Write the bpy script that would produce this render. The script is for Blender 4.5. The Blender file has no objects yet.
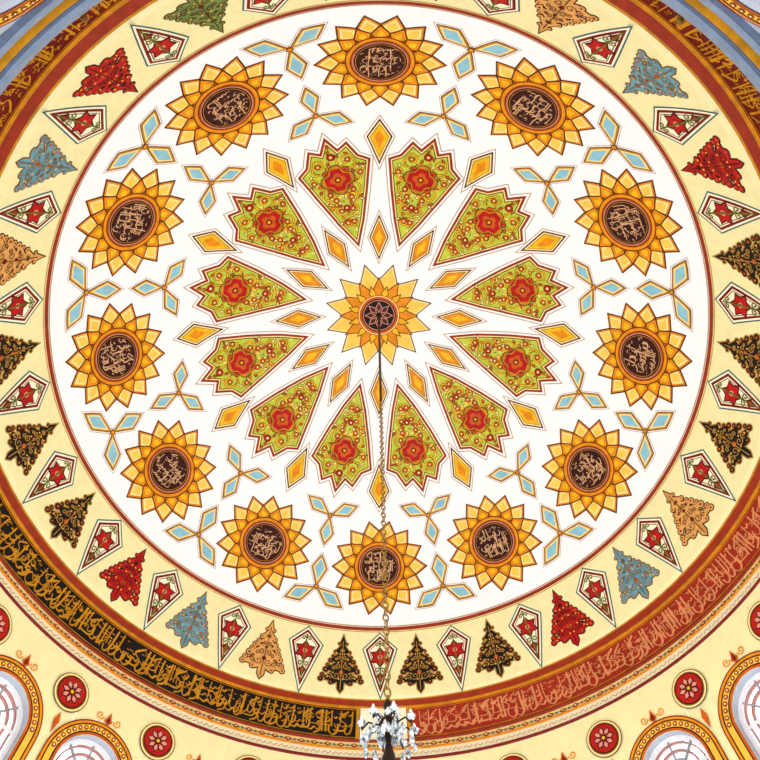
import bpy, math, random
from mathutils import Vector, Matrix
from mathutils.geometry import delaunay_2d_cdt
pi=math.pi; sin=math.sin; cos=math.cos; rad=math.radians
R=4.4; ZC=5.6
scene=bpy.context.scene
try:
    scene.view_settings.view_transform='Standard'; scene.view_settings.look='None'
    scene.view_settings.exposure=0; scene.view_settings.gamma=1
except Exception: pass

# ---------------------------------------------------------------- materials
def lin(c): return c/12.92 if c<=.04045 else ((c+.055)/1.055)**2.4
def hexc(h):
    h=h.lstrip('#'); return tuple(lin(int(h[i:i+2],16)/255) for i in (0,2,4))+(1,)
MATS={}
def mat(name,h,var=.10,rough=.6,metal=0.,scale=9.,h2=None):
    if name in MATS: return MATS[name]
    m=bpy.data.materials.new(name); m.use_nodes=True
    nt=m.node_tree; b=nt.nodes['Principled BSDF']
    tc=nt.nodes.new('ShaderNodeTexCoord'); n=nt.nodes.new('ShaderNodeTexNoise')
    n.inputs['Scale'].default_value=scale; n.inputs['Detail'].default_value=4
    cr=nt.nodes.new('ShaderNodeValToRGB')
    c=hexc(h); d=hexc(h2) if h2 else tuple(x*(1-var) for x in c[:3])+(1,)
    cr.color_ramp.elements[0].position=.38; cr.color_ramp.elements[1].position=.62
    cr.color_ramp.elements[0].color=d; cr.color_ramp.elements[1].color=c
    nt.links.new(tc.outputs['Object'],n.inputs['Vector']); nt.links.new(n.outputs['Fac'],cr.inputs['Fac'])
    nt.links.new(cr.outputs['Color'],b.inputs['Base Color'])
    b.inputs['Roughness'].default_value=rough; b.inputs['Metallic'].default_value=metal
    b.inputs['Specular IOR Level'].default_value=.2
    MATS[name]=m; return m
PAL=dict(
 white=('#f5f5f5',.02), cream=('#eee5a8',.05), tan=('#b9975a',.15), brick=('#9a3214',.2), dred=('#7c100c',.25),
 maroon=('#360c0c',.3), brown=('#5a2806',.3), gold=('#c98a12',.3), dgold=('#8a5a0c',.3), lgold=('#f4bd40',.14),
 petal=('#f8cc54',.12), yellow=('#f5bc1a',.2), orange=('#ea8e10',.2), dorange=('#cc5a10',.25), pale=('#fae094',.08), lime=('#c2cc40',.18),
 olive=('#6a6c18',.3), blue=('#8cc4d4',.14), teal=('#2c6468',.2), black=('#100c0a',.3), red=('#b8140e',.25),
 redband=('#a42a14',.25), dkredband=('#6e140e',.3), bluegrey=('#8494a8',.15), peach=('#dfa258',.2), green=('#728a44',.25),
 purple=('#4a2418',.3), script=('#d9a878',.15), tblue=('#669ca8',.25), lcream=('#f8f0cc',.04), pink=('#e0917a',.15),
 redscript=('#dc8c58',.2), greyline=('#5f6b80',.15), reveal=('#b4bac2',.1), treegold=('#b98a3a',.3), lgrey=('#b2bac6',.12),
)
def M(n):
    h,v=PAL[n]; return mat('paint_'+n,h,v)

# ---------------------------------------------------------------- 2D motif tools
class Motif:
    def __init__(s): s.parts=[]
    def add(s,v,f,c,h): s.parts.append((v,f,c,h))
def resample(poly,mx):
    out=[]
    n=len(poly)
    for i in range(n):
        a=poly[i]; b=poly[(i+1)%n]; L=math.hypot(b[0]-a[0],b[1]-a[1]); k=max(1,int(math.ceil(L/mx)))
        for j in range(k): t=j/k; out.append((a[0]+(b[0]-a[0])*t,a[1]+(b[1]-a[1])*t))
    return out
def inpoly(p,poly):
    x,y=p; r=False; n=len(poly); j=n-1
    for i in range(n):
        xi,yi=poly[i]; xj,yj=poly[j]
        if (yi>y)!=(yj>y) and x<(xj-xi)*(y-yi)/(yj-yi)+xi: r=not r
        j=i
    return r
def fill(poly,mx=.14):
    P=resample(poly,mx); n=len(P)
    xs=[p[0] for p in P]; ys=[p[1] for p in P]
    pts=list(P)
    w=max(xs)-min(xs); hgt=max(ys)-min(ys)
    if w>mx*1.3 and hgt>mx*1.3:
        core=inset(poly,mx*.4)
        y=min(ys)+mx*.5
        while y<max(ys):
            x=min(xs)+mx*.5
            while x<max(xs):
                if inpoly((x,y),core) and inpoly((x,y),poly): pts.append((x,y))
                x+=mx
            y+=mx
    e=[(i,(i+1)%n) for i in range(n)]
    v,_,f,_,_,_=delaunay_2d_cdt([Vector(p) for p in pts],e,[],1,1e-6)
    return [(a.x,a.y) for a in v],[tuple(x) for x in f]
def area(p): return .5*sum(p[i][0]*p[(i+1)%len(p)][1]-p[(i+1)%len(p)][0]*p[i][1] for i in range(len(p)))
def inset(poly,d):
    n=len(poly); s=1 if area(poly)>0 else -1; out=[]
    for i in range(n):
        a=poly[i-1]; b=poly[i]; c=poly[(i+1)%n]
        e1=(b[0]-a[0],b[1]-a[1]); e2=(c[0]-b[0],c[1]-b[1])
        l1=math.hypot(*e1) or 1; l2=math.hypot(*e2) or 1
        n1=(-e1[1]/l1*s,e1[0]/l1*s); n2=(-e2[1]/l2*s,e2[0]/l2*s)
        m=(n1[0]+n2[0],n1[1]+n2[1]); q=1+n1[0]*n2[0]+n1[1]*n2[1]; q=max(q,.25)
        out.append((b[0]+m[0]*d/q,b[1]+m[1]*d/q))
    return out
def add_poly(mo,poly,c,h,mx=.14):
    v,f=fill(poly,mx); mo.add(v,f,c,h)
def framed(mo,poly,cols,widths,h=.002,step=.0025):
    p=poly
    for i,c in enumerate(cols):
        add_poly(mo,p,c,h+i*step)
        if i<len(widths): p=inset(p,widths[i])
def line_poly(mo,poly,w,c,h):
    P=resample(poly,.14); Q=inset(P,w); n=len(P)
    mo.add(P+Q,[(i,(i+1)%n,n+(i+1)%n,n+i) for i in range(n)],c,h)
def disc(cx,cy,r,n=20,ph=0): return [(cx+r*cos(2*pi*i/n+ph),cy+r*sin(2*pi*i/n+ph)) for i in range(n)]
def fan(mo,cx,cy,r,c,h,n=16):
    P=disc(cx,cy,r,n); mo.add(P+[(cx,cy)],[(i,(i+1)%n,n) for i in range(n)],c,h)
def annulus(mo,cx,cy,r0,r1,c,h,n=48):
    P=disc(cx,cy,r0,n)+disc(cx,cy,r1,n)
    mo.add(P,[(i,(i+1)%n,n+(i+1)%n,n+i) for i in range(n)],c,h)
def ribbon(mo,pts,ws,c,h):
    n=len(pts); V=[]
    for i in range(n):
        a=pts[max(0,i-1)]; b=pts[min(n-1,i+1)]; dx,dy=b[0]-a[0],b[1]-a[1]; l=math.hypot(dx,dy) or 1
        w=(ws[i] if isinstance(ws,(list,tuple)) else ws)/2
        V.append((pts[i][0]-dy/l*w,pts[i][1]+dx/l*w)); V.append((pts[i][0]+dy/l*w,pts[i][1]-dx/l*w))
    mo.add(V,[(2*i,2*i+2,2*i+3,2*i+1) for i in range(n-1)],c,h)
def spline(P,k=5):
    out=[]; n=len(P)
    for i in range(n-1):
        p0=P[max(0,i-1)];p1=P[i];p2=P[i+1];p3=P[min(n-1,i+2)]
        for j in range(k):
            t=j/k
            out.append(tuple(.5*((2*p1[d])+(-p0[d]+p2[d])*t+(2*p0[d]-5*p1[d]+4*p2[d]-p3[d])*t*t+(-p0[d]+3*p1[d]-3*p2[d]+p3[d])*t**3) for d in (0,1)))
    out.append(P[-1]); return out
def rotp(P,a,ox=0,oy=0):
    return [(x*cos(a)-y*sin(a)+ox,x*sin(a)+y*cos(a)+oy) for x,y in P]
def spiral(cx,cy,r,a0,turns,sgn=1,n=16,r1=.15):
    return [(cx+(r*(1-t*(1-r1)))*cos(a0+sgn*2*pi*turns*t),cy+(r*(1-t*(1-r1)))*sin(a0+sgn*2*pi*turns*t)) for t in [i/n for i in range(n+1)]]

# ---------------------------------------------------------------- pseudo thuluth
def nib(pts,w):
    ws=[];n=len(pts)
    for i in range(n):
        a=pts[max(0,i-1)]; b=pts[min(n-1,i+1)]; th=math.atan2(b[1]-a[1],b[0]-a[0])
        ws.append(w*(.4+.6*abs(sin(th+rad(38)))))
    return ws
def script(mo,x0,x1,y0,H,rng,c,h,w=.05,dens=1.):
    w=w*H; x=x0
    while x<x1:
        k=rng.random(); B=y0; S=[]
        if k<.30:   S.append([(x,B+.95*H),(x-.01*H,B+.6*H),(x+.02*H,B+.12*H)]); adv=.16
        elif k<.45: S.append([(x+.3*H,B+.97*H),(x+.28*H,B+.4*H),(x+.2*H,B+.12*H),(x+.05*H,B+.08*H),(x-.02*H,B+.28*H)]); adv=.3
        elif k<.60: S.append([(x+.34*H,B+.45*H),(x+.34*H,B+.2*H),(x+.18*H,B+.03*H),(x,B+.15*H),(x,B+.38*H)]); adv=.32
        elif k<.72: S.append(spiral(x+.1*H,B+.4*H,.09*H,0,1,1,8,.8)); S.append([(x+.18*H,B+.4*H),(x+.14*H,B+.15*H),(x-.08*H,B+.03*H)]); adv=.24
        elif k<.84: S.append([(x+.45*H,B+.95*H),(x+.1*H,B+.66*H),(x+.36*H,B+.45*H),(x+.3*H,B+.2*H),(x-.1*H,B+.2*H)]); adv=.36
        else:       S.append([(x+.5*H,B+.3*H),(x+.38*H,B+.16*H),(x+.25*H,B+.26*H),(x+.12*H,B+.14*H),(x-.1*H,B+.22*H)]); adv=.36
        for _ in range(2):
            q=rng.random(); yy=B+rng.uniform(.45,.9)*H; xx=x+rng.uniform(0,.2)*H
            if q<.35: S.append([(xx,yy),(xx+.1*H,yy-.06*H),(xx+.2*H,yy+.03*H)])
            elif q<.8:
                for d in range(2): fx=xx+d*.08*H; add=[(fx,yy+.035*H),(fx+.03*H,yy),(fx,yy-.035*H),(fx-.03*H,yy)]; mo.add(add,[(0,1,2,3)],c,h)
        for s in S:
            p=spline(s,4) if len(s)<8 else s
            ribbon(mo,p,nib(p,w*rng.uniform(1.2,1.8)),c,h)
        x+=adv*H/dens

# ---------------------------------------------------------------- mappings (picture-handed -> world mirrors x)
def W(x,y,z): return (-x,y,z)
def expmap(az,phi,rot=0,sc=1):
    c=Vector((sin(phi)*sin(az),sin(phi)*cos(az),cos(phi))); tv=Vector((cos(phi)*sin(az),cos(phi)*cos(az),-sin(phi))); tu=Vector((cos(az),-sin(az),0))
    cr,sr=cos(rot),sin(rot)
    def f(u,v,h):
        u,v=(u*cr-v*sr)*sc,(u*sr+v*cr)*sc
        rho=math.hypot(u,v)
        if rho<1e-9: d=c
        else: d=cos(rho/R)*c+sin(rho/R)*((u/rho)*tu+(v/rho)*tv)
        p=d*(R-h); return W(p.x,p.y,ZC+p.z)
    return f
PROF=[(6.136,4.367),(6.076,4.55),(5.66,4.64),(5.60,4.60),(5.47,4.55),(5.42,4.50),(5.28,4.46),(5.22,4.42),(5.1,4.403),(0,4.403)]
def drum_r(z):
    if z>=PROF[0][0]: return PROF[0][1]
    for (za,ra),(zb,rb) in zip(PROF,PROF[1:]):
        if za>=z>=zb: return ra+(rb-ra)*(za-z)/(za-zb)
    return 4.403
def drum(az0,z0):
    def f(a,b,h):
        z=z0+b; r=drum_r(z)-h; az=az0-a/4.4
        return W(r*sin(az),r*cos(az),z)
    return f
PE=83.0; Z_TOP=6.076

class Builder:
    def __init__(s,name): s.name=name; s.v=[]; s.f=[]; s.m=[]; s.slots=[]
    def slot(s,m):
        if m not in s.slots: s.slots.append(m)
        return s.slots.index(m)
    def place(s,mo,fn,recolor=None):
        for V,F,c,h in mo.parts:
            if recolor and c in recolor: c=recolor[c]
            k=s.slot(M(c)); b=len(s.v)
            s.v+= [fn(p[0],p[1],h) for p in V]
            for q in F: s.f.append(tuple(b+i for i in q)); s.m.append(k)
    def raw(s,V,F,m):
        k=s.slot(m); b=len(s.v); s.v+=V
        for q in F: s.f.append(tuple(b+i for i in q)); s.m.append(k)
    def build(s,parent=None,smooth=False):
        me=bpy.data.meshes.new(s.name); me.from_pydata(s.v,[],s.f)
        for m in s.slots: me.materials.append(m)
        me.polygons.foreach_set('material_index',s.m)
        if smooth: me.polygons.foreach_set('use_smooth',[True]*len(s.f))
        me.update(); o=bpy.data.objects.new(s.name,me); scene.collection.objects.link(o)
        if parent: o.parent=parent
        return o

# ---------------------------------------------------------------- dome shell
NA=240
def revolve(b,prof,m,n=NA):
    V=[];F=[]
    for r,z in prof:
        for i in range(n): a=2*pi*i/n; V.append(W(r*sin(a),r*cos(a),z))
    for j in range(len(prof)-1):
        for i in range(n): F.append((j*n+i,j*n+(i+1)%n,(j+1)*n+(i+1)%n,(j+1)*n+i))
    b.raw(V,F,m)
def sph(p0,p1,h=0,step=1.5):
    k=max(1,int(math.ceil((p1-p0)/step)))
    return [((R-h)*sin(rad(p0+(p1-p0)*i/k)),ZC+(R-h)*cos(rad(p0+(p1-p0)*i/k))) for i in range(k+1)]
PB=69.7
sh=Builder('ceiling'); revolve(sh,sph(.01,PB),M('white')); revolve(sh,sph(PB,PE),M('cream'))
r0,z0=4.367,6.136
def lp(t): return (r0+(4.55-r0)*t,z0+(6.076-z0)*t)
revolve(sh,[sph(PB,PE)[-1],lp(.3)],M('cream')); revolve(sh,[lp(.3),lp(.4)],M('gold')); revolve(sh,[lp(.4),lp(.85)],M('brick')); revolve(sh,[lp(.85),lp(1)],M('gold'))
ceiling=sh.build(smooth=True)
lines=Builder('dome_ring_lines')
for a,b_,c in ((PB-.45,PB-.25,'tan'),(PB-.15,PB+.55,'brick'),(PB+.72,PB+.86,'gold')):
    revolve(lines,sph(a,b_,.004),M(c))
lines.build(ceiling)

# ---------------------------------------------------------------- shields (12)
D=R*pi/180
def arabesque(mo,poly,h):
    core=inset(poly,.02)
    rng=random.Random(5)
    for (cx,cy,r,a0,t,sg) in ((.22,.50,.17,pi*.9,1.5,1),(.18,-.02,.15,pi*1.1,1.5,-1),(.35,.24,.12,pi,1.4,1),(.09,-.34,.11,pi,1.4,1),(.10,.72,.10,-pi*.5,1.3,1),(.34,.62,.10,pi*1.2,1.3,-1),(.12,-.14,.11,pi*1.3,1.4,1),(.05,-.56,.07,pi,1.3,1)):
        for m in (1,-1):
            p=[(m*x,y) for x,y in spiral(cx,cy,r,a0,t,sg,20)]
            p=[q for q in p if inpoly(q,core)]
            if len(p)>3:
                ribbon(mo,p,.036,'brown',h); ribbon(mo,p,.020,'yellow',h+.002)
            for k in range(6):
                an=rng.uniform(0,2*pi); q=(m*(cx+r*cos(an)),cy+r*sin(an))
                if inpoly(q,core):
                    g=rotp([(0,0),(.04,.030),(.10,0),(.04,-.030)],an*m+k,q[0],q[1]); mo.add(g,[(0,1,2,3)],'brown',h+.0025)
                    g=rotp([(.010,0),(.04,.018),(.082,0),(.04,-.018)],an*m+k,q[0],q[1]); mo.add(g,[(0,1,2,3)],('pale','dorange','yellow','orange')[k%4],h+.003)
            if inpoly((m*cx,cy),core):
                fan(mo,m*cx,cy,.048,'brown',h+.0038,10);fan(mo,m*cx,cy,.038,'dorange',h+.004,10); fan(mo,m*cx,cy,.016,'pale',h+.005,6)
    for k in range(130):
        q=(rng.uniform(-.53,.53),rng.uniform(-1,.9))
        if inpoly(q,core):
            an=rng.uniform(0,6.28)
            p=rotp([(0,0),(.026,.014),(.07,0),(.026,-.014)],an,q[0],q[1]); mo.add(p,[(0,1,2,3)],('olive','gold','dgold','olive','pale')[k%5],h+.001)
    cy=.20
    for c,r,w,hh in (('brown',.265,.135,.006),('gold',.25,.12,.0065),('red',.22,.105,.007),('dorange',.12,.06,.008)):
        for k in range(4):
            p=rotp([(0,0),(w,r*.45),(w*.6,r*.9),(0,r),(-w*.6,r*.9),(-w,r*.45)],k*pi/2,0,cy)
            add_poly(mo,p,c,h+hh)
    fan(mo,0,cy,.05,'dred',h+.010,12); fan(mo,0,cy,.024,'yellow',h+.011,8)
    for k in range(4):
        q=rotp([(0,.20)],pi/4+k*pi/2,0,cy)[0]; fan(mo,q[0],q[1],.06,'brown',h+.0055,10); fan(mo,q[0],q[1],.048,'dorange',h+.006,10); fan(mo,q[0],q[1],.022,'red',h+.007,8)
    for yy,s in ((.60,1.2),(-.30,1.)): fan(mo,0,yy,.055*s,'brown',h+.0055,10); fan(mo,0,yy,.045*s,'red',h+.006,10); fan(mo,0,yy,.018*s,'pale',h+.007,8)
S0=29.5
def sv(phi): return (phi-S0)*D
shield=[(0,sv(16.2)),(.21,sv(22.0)),(.39,sv(28.5)),(.545,sv(35.0)),(.39,sv(36.4)),(.28,sv(39.8)),(.13,sv(38.6)),(0,sv(41.8)),(-.13,sv(38.6)),(-.28,sv(39.8)),(-.39,sv(36.4)),(-.545,sv(35.0)),(-.39,sv(28.5)),(-.21,sv(22.0))]
mo=Motif()
line_poly(mo,inset(shield,-.045),.014,'tan',.002)
framed(mo,shield,['brick','pale','brown','lime'],[.036,.018,.014],.002)
arabesque(mo,inset(shield,.068),.011)
b=Builder('shield_panels')
for k in range(12): b.place(mo,expmap(rad(15+30*k),rad(S0)))
b.build(ceiling)

# ---------------------------------------------------------------- gold kites
def kite(l0,l1,w,sh=0): return [(0,-l0),(w,sh),(0,l1),(-w,sh)]
mo=Motif(); K=kite(.42,.36,.18,.06)
line_poly(mo,inset(K,-.035),.012,'tan',.002); framed(mo,K,['brown','pale','dgold','yellow'],[.022,.020,.008],.002); add_poly(mo,inset(K,.10),'orange',.012)
mo2=Motif(); K=kite(.38,.42,.155,.02)
line_poly(mo2,inset(K,-.03),.012,'tan',.002); framed(mo2,K,['brown','pale','dgold','orange'],[.020,.018,.008],.002); add_poly(mo2,inset(K,.09),'yellow',.012)
b=Builder('gold_kite_tiles')
for k in range(12):
    b.place(mo,expmap(rad(30*k),rad(39.6))); b.place(mo2,expmap(rad(30*k),rad(17.6)))
b.build(ceiling)

# ---------------------------------------------------------------- centre star
mo=Motif()
for k in range(12):
    a=rad(15+30*k)
    P=rotp([(0,.30),(.17,.60),(0,.93),(-.17,.60)],a)
    framed(mo,P,['brown','pale','petal'],[.018,.02],.002)
for k in range(12):
    P=rotp([(0,.24),(.105,.44),(0,.68),(-.105,.44)],rad(30*k)); framed(mo,P,['brown','orange'],[.015],.010)
    P=rotp([(0,.24),(.065,.40),(0,.54),(-.065,.40)],rad(15+30*k)); framed(mo,P,['brown','yellow'],[.013],.015)
annulus(mo,0,0,.26,.36,'dorange',.020); annulus(mo,0,0,.33,.345,'pale',.022)
add_poly(mo,disc(0,0,.29,36),'black',.022)
for k in range(8):
    P=rotp([(0,.04),(.055,.14),(0,.245),(-.055,.14)],2*pi*k/8); add_poly(mo,P,'purple',.024)
    line_poly(mo,P,.012,'pink',.026)
annulus(mo,0,0,.258,.27,'pink',.024)
b=Builder('central_star'); b.place(mo,expmap(0,0.0001)); b.build(ceiling)

# ---------------------------------------------------------------- sunflower medallions
b=Builder('sunflower_medallions')
NP=14
base=Motif()
for k in range(NP):
    a=2*pi*(k+.5)/NP
    P=rotp([(0,.36),(.155,.585),(0,.79),(-.155,.585)],a); framed(base,P,['brown','orange','pale'],[.020,.022],.002); add_poly(base,inset(P,.068),'petal',.009)
for k in range(NP):
    P=rotp([(0,.30),(.12,.46),(0,.62),(-.12,.46)],2*pi*k/NP); framed(base,P,['brown','orange'],[.017],.011); add_poly(base,inset(P,.055),'yellow',.016)
annulus(base,0,0,.30,.42,'orange',.017); annulus(base,0,0,.403,.418,'brown',.019); annulus(base,0,0,.31,.345,'dorange',.019); annulus(base,0,0,.345,.359,'brown',.020)
add_poly(base,disc(0,0,.335,40),'brown',.021); annulus(base,0,0,.318,.33,'pink',.023); add_poly(base,disc(0,0,.312,40),'maroon',.023)
annulus(base,0,0,.290,.297,'gold',.025)
for k in range(12):
    b.place(base,expmap(rad(30*k),rad(57)))
    s=Motif(); rng=random.Random(40+k); tmp=Motif()
    for yy,H in ((-.245,.20),(-.095,.20),(.055,.20)):
        hw=math.sqrt(.285**2-(abs(yy+H*.5)+.02)**2); script(tmp,-hw,hw-.05,yy,H,rng,'script',.026,w=.046,dens=1.2)
    for V,F,c,h in tmp.parts:
        if all(math.hypot(*p)<.287 for p in V): s.add(V,F,c,h)
    b.place(s,expmap(rad(30*k),rad(57),pi))
b.build(ceiling)

# ---------------------------------------------------------------- three armed blue tiles
def ytile(mo,flip,L=.40,w=.125):
    for k in range(3):
        a=2*pi*k/3+(pi if flip else 0)
        P=rotp([(0,-.01),(w,L*.66),(w*.55,L*.9),(0,L+.07),(-w*.55,L*.9),(-w,L*.66)],a)
        framed(mo,P,['brown','gold','pale','blue'],[.010,.020,.020],.002+.0001*k)
        line_poly(mo,inset(P,-.022),.008,'tan',.0012)
    fan(mo,0,0,.04,'brown',.012,10); fan(mo,0,0,.028,'orange',.0135,10)
b=Builder('blue_trefoil_tiles')
m1=Motif(); ytile(m1,False,.44,.125); m2=Motif(); ytile(m2,True,.47,.135)
for k in range(12):
    b.place(m1,expmap(rad(15+30*k),rad(46.9)))
    b.place(m2,expmap(rad(15+30*k),rad(62.4)))
b.build(ceiling)

# ---------------------------------------------------------------- outer kites and trees
mo=Motif(); K=[(0,-.51),(.265,-.25),(0,.52),(-.265,-.25)]
framed(mo,K,['teal','lcream','dred','lcream'],[.018,.024,.032],.002)
K2=inset(K,.088); line_poly(mo,K2,.010,'brown',.011)
for k in range(6):
    P=rotp([(0,0),(.065,.075),(0,.165),(-.065,.075)],k*pi/3,0,-.12); add_poly(mo,P,'maroon',.013)
    P=rotp([(0,.0),(.048,.07),(0,.14),(-.048,.07)],k*pi/3,0,-.12); add_poly(mo,P,'red',.015)
fan(mo,0,-.12,.035,'pink',.018,10); fan(mo,0,-.12,.018,'dred',.019,8)
for m in (1,-1):
    for yy,r,xx in ((.08,.045,.04),(.17,.03,.03),(-.31,.035,.04)): ribbon(mo,[(m*x,y) for x,y in spiral(xx,yy,r,pi,1.2,1,10)],.018,'olive',.014)
ribbon(mo,[(0,-.38),(0,.34)],.018,'olive',.012); add_poly(mo,[(0,.09),(.046,.17),(0,.30),(-.046,.17)],'maroon',.0145); add_poly(mo,[(0,.12),(.03,.17),(0,.26),(-.03,.17)],'red',.016)
b=Builder('outer_kite_tiles')
for k in range(24): b.place(mo,expmap(rad(15*k),rad(77.2)))
b.build(ceiling)
mo=Motif()
half=[(0,-.45),(.04,-.34),(.025,-.30),(.105,-.20),(.055,-.17),(.175,-.06),(.09,-.03),(.235,.08),(.13,.11),(.30,.235),(.14,.25),(.10,.29),(.05,.26),(.045,.36),(0,.42)]
T=half+[(-x,y) for x,y in half[1:-1]][::-1]
add_poly(mo,inset(T,-.016),'gold',.002,.1); add_poly(mo,T,'black',.0045,.1)
for m in (1,-1):
    for (x,y),r in (((.10,-.19),.028),((.165,-.05),.036),((.225,.09),.042),((.29,.235),.036),((.055,-.32),.02),((.14,.27),.034),((.13,-.12),.025),((.20,.02),.03),((.27,.17),.03)):
        fan(mo,m*x,y,r+.014,'gold',.003,12); fan(mo,m*x,y,r,'black',.006,12); fan(mo,m*x,y,r*.4,'dorange',.009,8)
    for (x,y,r,a0) in ((.07,.17,.06,0),(.06,.02,.045,1),(.17,.18,.045,2),(.04,-.11,.035,0),(.11,.06,.035,3),(.02,-.22,.02,1),(.09,-.08,.02,2)):
        ribbon(mo,[(m*p[0],p[1]) for p in spiral(x,y,r,a0,1.3,1,12)],.011,'gold',.0085)
    for (x,y) in ((.03,.22),(.12,.13),(.05,-.03),(.2,.2),(.03,-.16),(.24,.23),(.16,.0),(.09,-.17)): fan(mo,m*x,y,.012,'lgold',.010,6)
fan(mo,0,.12,.032,'dorange',.011,10); fan(mo,0,-.05,.022,'dorange',.011,10); ribbon(mo,[(0,-.36),(0,.38)],.011,'gold',.0085)
left=['black','peach','tblue','red','black','black','black','peach','tblue','red','green','peach']
right=['black','black','red','tblue','peach','black','black','black','red','tblue','peach','green']
b=Builder('painted_tree_ornaments')
for k in range(12):
    for az,c in ((187.5+15*k,left[k]),(172.5-15*k,right[k])):
        rc={'black':c,'gold':'treegold'}
        if c!='black': rc['gold']='dgold' if c!='red' else 'maroon'
        if c in('peach','green'): rc['dorange']='dred'; rc['gold']='brown'
        b.place(mo,expmap(rad(az),rad(77.4)),rc)
b.build(ceiling)

# ---------------------------------------------------------------- drum wall
Zc1=5.66; ZA=5.22; ZBOT=3.2
wall=Builder('wall_drum')
def sector(b,a0,a1,z0,z1,c,h):
    n=max(2,int((a1-a0)/1.5)); V=[];F=[]
    zz=[z1,(z0+z1)/2,z0]
    for z in zz:
        for i in range(n+1):
            a=rad(a0+(a1-a0)*i/n); r=drum_r(z)-h; V.append(W(r*sin(a),r*cos(a),z))
    for j in range(2):
        for i in range(n): F.append((j*(n+1)+i,j*(n+1)+i+1,(j+1)*(n+1)+i+1,(j+1)*(n+1)+i))
    b.raw(V,F,M(c))
for a0,a1,c in ((0,75,'dkredband'),(75,175.5,'redband'),(175.5,183.5,'lcream'),(183.5,290,'black'),(290,360,'dkredband')):
    sector(wall,a0,a1,Zc1,Z_TOP,c,0)
def pz(z,i=0): return (drum_r(z)-i,z)
revolve(wall,[pz(5.66),pz(5.65,.03),pz(5.62,.03),pz(5.60)],M('brick'))
revolve(wall,[pz(5.60),pz(5.47)],M('pale'))
revolve(wall,[pz(5.47),pz(5.46,.03),pz(5.43,.03),pz(5.42)],M('orange'))
revolve(wall,[pz(5.42),pz(5.28)],M('lcream'))
revolve(wall,[pz(5.28),pz(5.27,.025),pz(5.235,.025),pz(5.22)],M('dred'))
A=.37; ZSP=4.24
def bay_list():
    L=[(180.,13.),(0.,17.)]
    for k in range(1,12): L+=[(180+15*k-1,15.),(180-15*k+1,15.)]
    return L
BAYS=bay_list()
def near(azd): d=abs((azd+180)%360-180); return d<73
def bay(azd,wd):
    BW=rad(wd)*4.4
    cols=[-BW/2,-.47,-.42,-A]+[-A*cos(pi*i/20) for i in range(1,20)]+[A,.42,.47,BW/2]
    f=drum(rad(azd),0); V=[];F=[]
    for x in cols:
        zb=ZBOT if abs(x)>=A-1e-6 else ZSP+math.sqrt(max(0,A*A-x*x))
        V.append(f(x,ZA,0)); V.append(f(x,zb,0))
    n=len(cols)
    for i in range(n-1):
        if cols[i]>=-A-1e-6 and cols[i+1]<=A+1e-6:
            a,b_=cols[i],cols[i+1]
            if abs(a)>=A-1e-6: V.append(f(a,ZSP,0)); F.append((2*i,2*i+2,2*i+3,len(V)-1))
            elif abs(b_)>=A-1e-6: V.append(f(b_,ZSP,0)); F.append((2*i,2*i+2,len(V)-1,2*i+1))
            else: F.append((2*i,2*i+2,2*i+3,2*i+1))
        else: F.append((2*i,2*i+2,2*i+3,2*i+1))
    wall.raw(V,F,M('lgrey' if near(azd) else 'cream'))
    arc=[(-A,ZBOT),(-A,ZSP)]+[(-A*cos(pi*i/20),ZSP+A*sin(pi*i/20)) for i in range(1,20)]+[(A,ZSP),(A,ZBOT)]
    V=[f(x,z,0) for x,z in arc]+[f(x,z,-.22) for x,z in arc]; n=len(arc)
    wall.raw(V,[(i,i+1,n+i+1,n+i) for i in range(n-1)],M('reveal'))
for azd,wd in BAYS: bay(azd,wd)
wallo=wall.build()

b=Builder('inscription_band')
for a0,a1,c,seed in ((184.5,289,'gold',1),(76,174.5,'redscript',2),(291,359,'gold',3),(1,74,'gold',4)):
    mo=Motif(); am=(a0+a1)/2; L=rad(a1-a0)*4.4
    rng=random.Random(seed); script(mo,-L/2,L/2-.1,.04,.33,rng,c,.008,w=.05,dens=1.1)
    script(mo,-L/2+.1,L/2-.1,.12,.25,rng,c,.006,w=.042,dens=.9)
    b.place(mo,drum(rad(am),Zc1))
    for z0,z1,cc in ((Zc1,Zc1+.014,'orange'),(Zc1+.025,Zc1+.033,'gold'),(Z_TOP-.014,Z_TOP,'orange'),(Z_TOP-.034,Z_TOP-.026,'gold')):
        sector(b,a0-1,a1+1,z0,z1,cc,.005)
    for aa in (a0-.9,a1+.3): sector(b,aa,aa+.6,Zc1,Z_TOP,'gold',.006)
b.build(wallo)

b=Builder('moulding_ornament')
mo=Motif()
add_poly(mo,[(-.06,0),(0,.04),(.06,0),(0,-.04)],'brown',.003); add_poly(mo,[(-.045,0),(0,.028),(.045,0),(0,-.028)],'dorange',.005); fan(mo,0,0,.014,'lcream',.007,8); fan(mo,.084,0,.022,'brown',.003,8); fan(mo,.084,0,.015,'tblue',.005,8)
m2=Motif(); ribbon(m2,[(-.06,-.02),(-.02,.02),(.02,-.02),(.06,.02)],.012,'tan',.003)
for k in range(164): b.place(mo,drum(2*pi*k/164,5.535))
for k in range(200): b.place(m2,drum(2*pi*k/200,5.35))
b.build(wallo)

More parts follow.
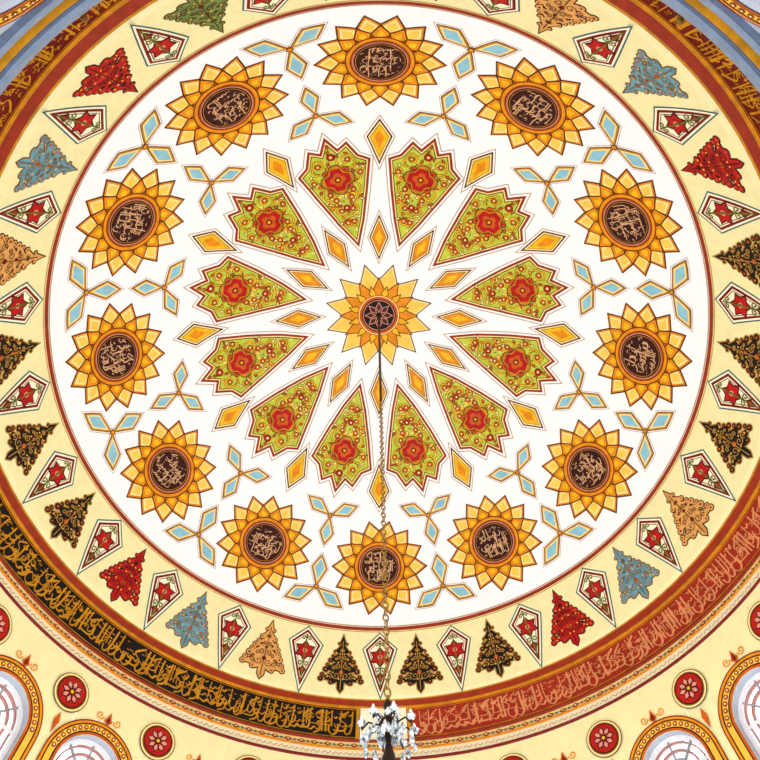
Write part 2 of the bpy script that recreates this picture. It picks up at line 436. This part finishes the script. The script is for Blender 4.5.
b=Builder('arch_ornament')
mo=Motif()
def arcband(mo,r0,r1,c,h,n=28,down=.9):
    P=[(-r0,-down)]+[(-r0*cos(pi*i/n),r0*sin(pi*i/n)) for i in range(n+1)]+[(r0,-down)]
    Q=[(-r1,-down)]+[(-r1*cos(pi*i/n),r1*sin(pi*i/n)) for i in range(n+1)]+[(r1,-down)]
    m=len(P); mo.add(P+Q,[(i,i+1,m+i+1,m+i) for i in range(m-1)],c,h)
arcband(mo,.37,.395,'dorange',.012); arcband(mo,.395,.41,'maroon',.010); arcband(mo,.41,.475,'lgold',.008); arcband(mo,.475,.49,'brown',.010); arcband(mo,.49,.515,'orange',.008); arcband(mo,.515,.528,'dred',.010)
for i in range(1,20):
    a=pi*i/20; fan(mo,-.442*cos(a),.442*sin(a),.026,'brown',.012,8); fan(mo,-.442*cos(a),.442*sin(a),.02,'dorange',.0135,8); fan(mo,-.442*cos(a),.442*sin(a),.009,'lcream',.015,6)
add_poly(mo,[(0,.52),(.05,.57),(.025,.61),(0,.68),(-.025,.61),(-.05,.57)],'dorange',.008); add_poly(mo,[(0,.54),(.025,.57),(0,.63),(-.025,.57)],'dred',.010)
for m in (1,-1):
    for (x,y,r,a0) in ((.11,.60,.05,pi),):
        p=[(m*q[0],q[1]) for q in spiral(x,y,r,a0,1.3,1,14)]; ribbon(mo,p,.014,'orange',.0065)
md=Motif()
for r,c,h in ((.215,'brown',.005),(.205,'pale',.007),(.185,'dgold',.009),(.172,'maroon',.011),(.16,'red',.013)): add_poly(md,disc(0,0,r,32),c,h)
for k in range(8):
    add_poly(md,rotp([(0,.03),(.04,.08),(0,.135),(-.04,.08)],k*pi/4),'maroon',.0155); add_poly(md,rotp([(0,.04),(.025,.08),(0,.12),(-.025,.08)],k*pi/4),'pink',.0175)
fan(md,0,0,.035,'maroon',.019,12); fan(md,0,0,.02,'yellow',.02,12)
add_poly(md,[(0,-.24),(.035,-.34),(0,-.48),(-.035,-.34)],'dorange',.006)
for azd,wd in BAYS: b.place(mo,drum(rad(azd),ZSP))
for k in range(9):
    for s in (1,-1):
        a=180+s*(7.5+15*k-1.6)
        if not near(a): b.place(md,drum(rad(a),4.87))
b.build(wallo)

b=Builder('gallery_cornice_beams')
def ringbox(b,a0,a1,r0,r1,z0,z1,m,n=40):
    V=[];F=[]
    for i in range(n+1):
        a=rad(a0+(a1-a0)*i/n)
        for r,z in ((r0,z0),(r1,z0),(r1,z1),(r0,z1)): V.append(W(r*sin(a),r*cos(a),z))
    for i in range(n):
        for j in range(4): F.append((4*i+j,4*i+(j+1)%4,4*i+4+(j+1)%4,4*i+4+j))
    F+=[(0,1,2,3),(4*n,4*n+1,4*n+2,4*n+3)]
    b.raw(V,F,m)
for a0,a1 in ((-72,-20),(20,72)):
    ringbox(b,a0,a1,4.32,4.41,5.04,5.12,M('bluegrey')); ringbox(b,a0,a1,4.35,4.41,4.99,5.04,M('greyline')); ringbox(b,a0,a1,4.36,4.41,5.12,5.16,M('orange')); ringbox(b,a0,a1,4.35,4.41,4.95,4.965,M('gold'))
    ringbox(b,a0,a1,4.36,4.41,4.80,4.86,M('bluegrey')); ringbox(b,a0,a1,4.375,4.41,4.77,4.80,M('greyline'))
b.build(wallo)

# windows
wf=mat('window_frame_white','#e6e4e2',.05,.4); wg=mat('window_frame_rose','#b07a70',.2,.4); wb=mat('window_frame_grey','#9a9a9e',.2,.4)
gm=bpy.data.materials.new('window_glass'); gm.use_nodes=True; nt=gm.node_tree; nt.nodes.clear()
o=nt.nodes.new('ShaderNodeOutputMaterial'); t=nt.nodes.new('ShaderNodeBsdfTransparent'); g=nt.nodes.new('ShaderNodeBsdfGlossy'); mx=nt.nodes.new('ShaderNodeMixShader')
t.inputs['Color'].default_value=(.98,.98,.97,1); g.inputs['Roughness'].default_value=.15; mx.inputs[0].default_value=.06
nt.links.new(t.outputs[0],mx.inputs[1]); nt.links.new(g.outputs[0],mx.inputs[2]); nt.links.new(mx.outputs[0],o.inputs[0])
def bar(b,f,pts,w,h0,h1,m):
    n=len(pts);V=[]
    for i in range(n):
        a=pts[max(0,i-1)]; c=pts[min(n-1,i+1)]; dx,dy=c[0]-a[0],c[1]-a[1]; l=math.hypot(dx,dy) or 1
        px,py=-dy/l*w/2,dx/l*w/2
        V+=[f(pts[i][0]+px,pts[i][1]+py,h0),f(pts[i][0]-px,pts[i][1]-py,h0),f(pts[i][0]-px,pts[i][1]-py,h1),f(pts[i][0]+px,pts[i][1]+py,h1)]
    F=[]
    for i in range(n-1):
        for j in range(4): F.append((4*i+j,4*i+(j+1)%4,4*i+4+(j+1)%4,4*i+4+j))
    F+= [(0,1,2,3),(4*n-4,4*n-3,4*n-2,4*n-1)]
    b.raw(V,F,m)
for k,(azd,wd) in enumerate(BAYS):
    b=Builder('window_%d'%(k+1)); f=drum(rad(azd),ZSP)
    arc=lambda r,n=18:[(-r,-.98)]+[(-r*cos(pi*i/n),r*sin(pi*i/n)) for i in range(n+1)]+[(r,-.98)]
    bar(b,f,arc(.350),.035,-.08,-.13,wf); bar(b,f,arc(.300),.016,-.09,-.12,wg); bar(b,f,arc(.22),.022,-.09,-.12,wg)
    bar(b,f,arc(.13)[1:-1],.022,-.09,-.12,wb)
    for a in (45,90,135): bar(b,f,[(.13*cos(rad(a)),.13*sin(rad(a))),(.34*cos(rad(a)),.34*sin(rad(a)))],.018,-.09,-.12,wb)
    bar(b,f,[(0,0),(0,-.98)],.03,-.09,-.12,wf); bar(b,f,[(-.34,0),(.34,0)],.03,-.09,-.12,wf); bar(b,f,[(-.34,-.45),(.34,-.45)],.02,-.09,-.12,wf)
    P=arc(.34); n=len(P); V=[f(x,y,-.11) for x,y in P]; b.raw(V,[tuple(range(n))],gm)
    b.build()

# ---------------------------------------------------------------- chandelier
brass=mat('chandelier_brass','#a8813c',.4,.35,.5,30); dark=mat('rod_dark_bronze','#2a1c14',.3,.4,.3,20)
cry=bpy.data.materials.new('crystal'); cry.use_nodes=True; nt=cry.node_tree; p=nt.nodes['Principled BSDF']
nz=nt.nodes.new('ShaderNodeTexNoise'); nz.inputs['Scale'].default_value=40; rp=nt.nodes.new('ShaderNodeValToRGB')
rp.color_ramp.elements[0].position=.36; rp.color_ramp.elements[0].color=(.05,.07,.075,1); rp.color_ramp.elements[1].position=.58; rp.color_ramp.elements[1].color=(.62,.66,.66,1)
nt.links.new(nz.outputs['Fac'],rp.inputs['Fac']); nt.links.new(rp.outputs['Color'],p.inputs['Base Color']); p.inputs['Roughness'].default_value=.08
bulb=mat('candle_glass_white','#ececea',.1,.2)
ch=bpy.data.objects.new('chandelier',None); scene.collection.objects.link(ch)
def lathe(b,prof,m,cx=0,cy=0,n=20):
    V=[];F=[]
    for r,z in prof:
        for i in range(n): a=2*pi*i/n; V.append((cx+r*cos(a),cy+r*sin(a),z))
    for j in range(len(prof)-1):
        for i in range(n): F.append((j*n+i,j*n+(i+1)%n,(j+1)*n+(i+1)%n,(j+1)*n+i))
    F.append(tuple(range(n))); F.append(tuple((len(prof)-1)*n+i for i in range(n)))
    b.raw(V,F,m)
def tube(b,pts,r,m,n=8):
    V=[];F=[];k=len(pts)
    for i in range(k):
        a=Vector(pts[max(0,i-1)]);c=Vector(pts[min(k-1,i+1)]);d=(c-a).normalized()
        s=d.cross(Vector((0,0,1))); s=s.normalized() if s.length>1e-4 else Vector((1,0,0)); t=d.cross(s)
        rr=r[i] if isinstance(r,list) else r
        for j in range(n): an=2*pi*j/n; V.append(tuple(Vector(pts[i])+s*rr*cos(an)+t*rr*sin(an)))
    for i in range(k-1):
        for j in range(n): F.append((i*n+j,i*n+(j+1)%n,(i+1)*n+(j+1)%n,(i+1)*n+j))
    F.append(tuple(range(n)));F.append(tuple((k-1)*n+j for j in range(n)))
    b.raw(V,F,m)
b=Builder('ceiling_hook_and_rod'); lathe(b,[(.05,9.985),(.045,9.95),(.025,9.9),(.018,9.8),(.018,8.0),(.015,6.6),(.010,6.5)],dark,n=12); b.build(ch,True)
b=Builder('chain')
def link(z,rt,L=.07,w=.019,th=.0055):
    P=[]
    for i in range(13):
        a=2*pi*i/12; x=w*cos(a); zz=z+(L/2)*sin(a); P.append((x*cos(rt),x*sin(rt),zz))
    tube(b,P,th,brass,5)
z=6.5;i=0
while z>2.45: link(z,i*pi/2+.4); z-=.057; i+=1
b.build(ch,True)
b=Builder('stem'); lathe(b,[(.010,2.46),(.022,2.44),(.025,2.41),(.012,2.39),(.015,2.36),(.04,2.33),(.05,2.31),(.02,2.27),(.014,2.2),(.04,2.1),(.05,2.05),(.03,2.0),(.015,1.9),(.02,1.8),(.08,1.7),(.10,1.62),(.06,1.52),(.02,1.45),(.03,1.4),(.001,1.35)],dark); b.build(ch,True)
ba=Builder('arms'); bc=Builder('crystals'); bb=Builder('candle_glasses')
def tier(n,r,z0,zt,off,sc=1.):
    for k in range(n):
        a=2*pi*k/n+off; c,s=cos(a),sin(a)
        P=[(0.02*c,0.02*s,z0),(r*.35*c,r*.35*s,z0-.06*sc),(r*.75*c,r*.75*s,z0-.05*sc),(r*c,r*s,zt-.04*sc),(r*c,r*s,zt)]
        Q=[]
        for i in range(len(P)-1):
            for j in range(4):
                t=j/4; Q.append(tuple(P[i][d]*(1-t)+P[i+1][d]*t for d in range(3)))
        Q.append(P[-1]); tube(ba,Q,.007*sc,dark,6)
        lathe(bc,[(.006,zt-.01),(.028*sc,zt),(.036*sc,zt+.012),(.034*sc,zt+.015)],cry,r*c,r*s,10)
        lathe(bb,[(.010*sc,zt+.01),(.010*sc,zt+.04*sc),(.014*sc,zt+.05*sc),(.008*sc,zt+.07*sc),(.001,zt+.08*sc)],bulb,r*c,r*s,8)
        for q in range(3):
            aa=a+(q-1)*.35; rr=r*(.98-.12*abs(q-1)); zz=zt-.04-.01*q
            lathe(bc,[(.001,zz),(.010,zz-.012),(.014,zz-.035),(.008,zz-.055),(.001,zz-.062)],cry,rr*cos(aa),rr*sin(aa),6)
tier(8,.145,2.34,2.285,.2,.7); tier(6,.06,2.37,2.33,.5,.5); tier(10,.26,1.78,1.72,.1); tier(12,.38,1.6,1.5,.3)
ba.build(ch,True); bc.build(ch); bb.build(ch,True)

for s in (-1,1):
    e=bpy.data.objects.new('wall_lamp',None); scene.collection.objects.link(e)
    b=Builder('bracket'); az=rad(31*s); f=drum(az,5.30)
    def T(pts): return [f(x,y,h) for x,y,h in pts]
    tube(b,T([(0,-.06,.0),(0,-.05,.06),(0,0,.10),(0,.05,.09),(0,.07,.05),(0,.05,.03)]),.016,brass,8)
    tube(b,T([(-.08,0,.02),(-.045,.05,.05),(0,.0,.09),(.045,.05,.05),(.08,0,.02)]),.013,brass,8)
    tube(b,T([(0,-.13,.10),(0,-.05,.10),(0,0,.10)]),[.004,.03,.008],brass,10)
    tube(b,T([(0,-.05,-.005),(0,-.05,.02)]),.05,brass,12)
    b.build(e,True)

# ---------------------------------------------------------------- world, camera
w=bpy.data.worlds.new('World'); scene.world=w; w.use_nodes=True
bg=w.node_tree.nodes['Background']; bg.inputs[0].default_value=(.96,.98,1.04,1); bg.inputs[1].default_value=2.4

f_,t_,p_,ro_,cx,cy=607.763,-0.3965,0.0083,0.0017,-0.0682,2.9839
ct,st=cos(t_),sin(t_);cp,sp=cos(p_),sin(p_);cr,sr=cos(ro_),sin(ro_)
Rx=Matrix(((1,0,0),(0,ct,-st),(0,st,ct)));Ry=Matrix(((cp,0,-sp),(0,1,0),(sp,0,cp)));Rz=Matrix(((cr,-sr,0),(sr,cr,0),(0,0,1)))
RR=Rz@Ry@Rx
r,u,fw=[Vector(W(*RR[i])) for i in range(3)]
cd=bpy.data.cameras.new('camera'); cam=bpy.data.objects.new('camera',cd); scene.collection.objects.link(cam); scene.camera=cam
cd.sensor_width=36; cd.lens=f_/760*36; cd.clip_start=.02
bk=-fw
cam.matrix_world=Matrix(((r.x,u.x,bk.x,-cx),(r.y,u.y,bk.y,cy),(r.z,u.z,bk.z,0),(0,0,0,1)))
